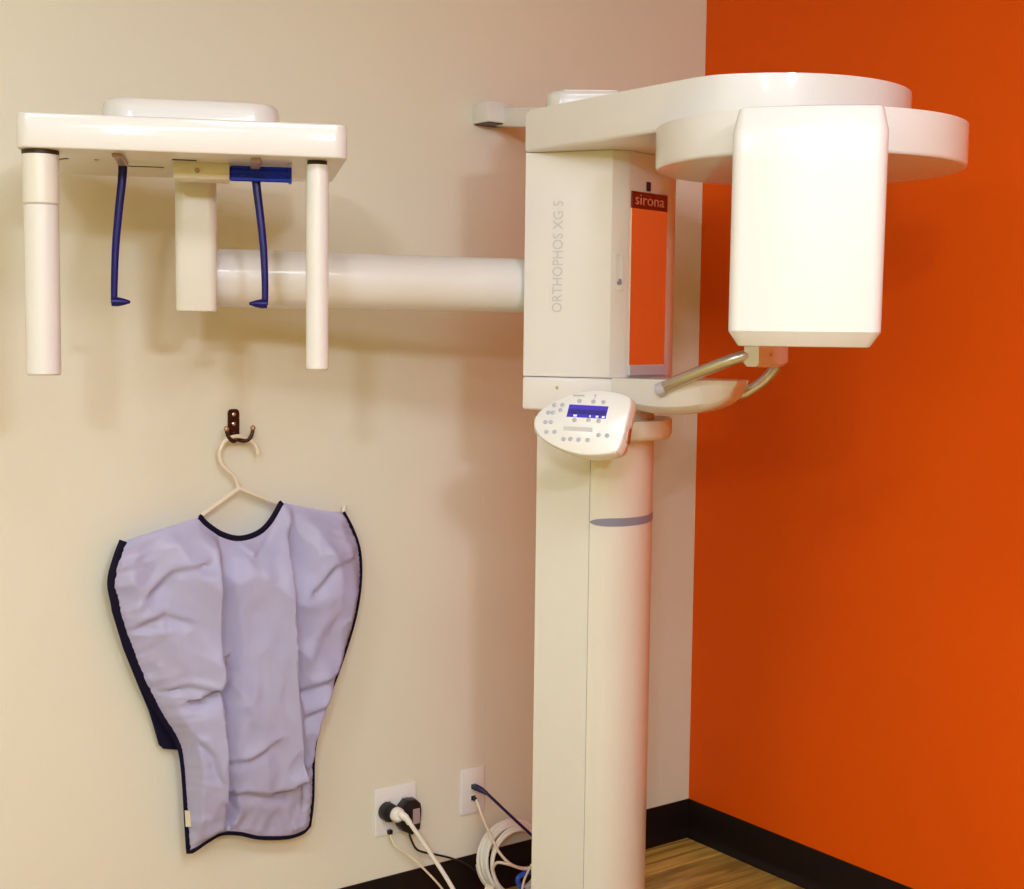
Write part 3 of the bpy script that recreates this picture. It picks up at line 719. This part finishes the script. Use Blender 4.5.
ad = [(-.026, .026), (-.010, .040), (.014, .038), (.027, .026), (.030, .010), (.026, -.036), (.004, -.046), (-.022, -.032), (-.030, -.020)]
bm = bmesh.new(); add_prism(bm, ad, 0, .026, .005, 2, mat=FZ); finish('adapter_body', bm, m_dark, t, 35)
bm = bmesh.new(); add_box(bm, .004, .023, -.020, .016, .0255, .0268, mat=FZ); tag(finish('rating_label', bm, m_pink, t, 0), 'pale mauve rating label')
cord(t, [(.002, -.014, -.044), (.006, -.016, -.060), (.020, -.016, -.085), (.045, -.012, -.100), (.085, -.010, -.116), (.125, -.012, -.133), (.17, -.020, -.16), (.21, -.03, -.20), (.25, -.05, -.238), (.30, -.06, -.2415)], .0026, m_dark)
t = thing('thin_cord', 'thin tan cord drooping from under the double-gang outlet', 'cord', (-.955, -.012, .202))
cord(t, [(-.004, .003, .012), (-.001, -.004, -.008), (.010, -.010, -.028), (.036, -.016, -.049), (.066, -.028, -.080), (.100, -.045, -.122), (.126, -.062, -.162), (.150, -.078, -.190), (.19, -.09, -.1995), (.26, -.11, -.1995)], .0026, m_cord, 'cord_body')
bm = bmesh.new(); add_box(bm, -.009, .002, -.004, .006, .004, .014, .001, 1); finish('cord_clip', bm, m_dark, t)
# navy network cable
t = thing('network_cable', 'navy network cable plugged into the upper jack of the data outlet', 'cable', (-.7215, -.0068, .2735))
bm = bmesh.new(); add_box(bm, -.0062, .0062, -.016, .004, -.006, .006, .001, 1); finish('connector', bm, m_dark, t)
bm = bmesh.new(); add_tube(bm, [(.000, -.012, .001), (.006, -.026, -.003), (.014, -.038, -.010)], [.0078, .0072, .0045], 12); finish('boot', bm, m_navy, t, 50)
cord(t, [(.006, -.026, -.003), (.014, -.038, -.010), (.036, -.055, -.036), (.078, -.075, -.082), (.118, -.090, -.124), (.155, -.100, -.165), (.19, -.108, -.205), (.22, -.112, -.245), (.235, -.115, -.2635)], .0036, m_navy)
# white cable from the lower jack
t = thing('network_cable', 'ivory network cable hanging from the lower jack of the data outlet', 'cable', (-.7215, -.0068, .2445))
bm = bmesh.new(); add_box(bm, -.004, .004, -.010, .004, -.005, .004, .001, 1); finish('connector', bm, m_dark, t)
cord(t, [(.002, -.008, -.003), (.003, -.018, -.012), (.004, -.034, -.036), (.012, -.05, -.070), (.022, -.075, -.112), (.040, -.098, -.140), (.068, -.108, -.154), (.100, -.110, -.158), (.130, -.108, -.150), (.150, -.10, -.130)], .0036, m_cord)
# coil of white cable leaning on the baseboard
t = thing('cable_coil', 'loose coil of white cable standing on the floor beside the column', 'cable', (-.635, -.06, 0))
bm = bmesh.new(); P = []
rc = random.Random(5); turns = 6
for k in range(turns*40+1):
    a_ = 2*PI*k/40; tn = k/40
    rx = .094-.0022*tn+.003*math.sin(tn*2.1); rz = .0865-.0022*tn
    P.append(Vector((rx*math.cos(a_+PI)+.002*math.sin(tn*3), .022-.0075*tn+.004*math.sin(a_*1.0+tn), .0905+rz*math.sin(a_+PI)-.0*tn)))
for p in P:      # lean back onto the wall
    p.y += .022*(p.z-.09)/.09
    p.z = max(p.z, .0045)
add_tube(bm, P, .0047, 8); finish('cable_turns', bm, m_cordw, t, 60)
cord(t, [P[-1], P[-1]+Vector((.004, -.012, .02)), Vector((-.06, -.058, .11)), Vector((-.02, -.066, .092)), Vector((.02, -.068, .094)), Vector((.05, -.066, .105)), Vector((.075, -.06, .11))], .0036, m_cord, 'loose_end')
cord(t, [Vector((.0, -.070, .1)), Vector((-.028, -.078, .070)), Vector((-.040, -.084, .035)), Vector((-.046, -.090, .005)), Vector((-.06, -.13, .004))], .003, m_cord, 'loose_end')
bm = bmesh.new(); add_tube(bm, [(-.10, -.02+.0, .05), (-.085, -.035, .046)], .010, 8); finish('cable_tie', bm, m_cord, t)
t = thing('patch_cable', 'short bright blue cable bent down to the floor in front of the white coil', 'cable', (-.66, -.13, 0))
cord(t, [(.12, .03, .045), (.07, .015, .068), (.030, .004, .080), (-.002, 0, .082), (-.016, 0, .074), (-.011, -.001, .058), (.006, -.004, .038), (.05, -.012, .014), (.12, -.03, .0062), (.17, -.04, .0062)], .0058, m_bluec)
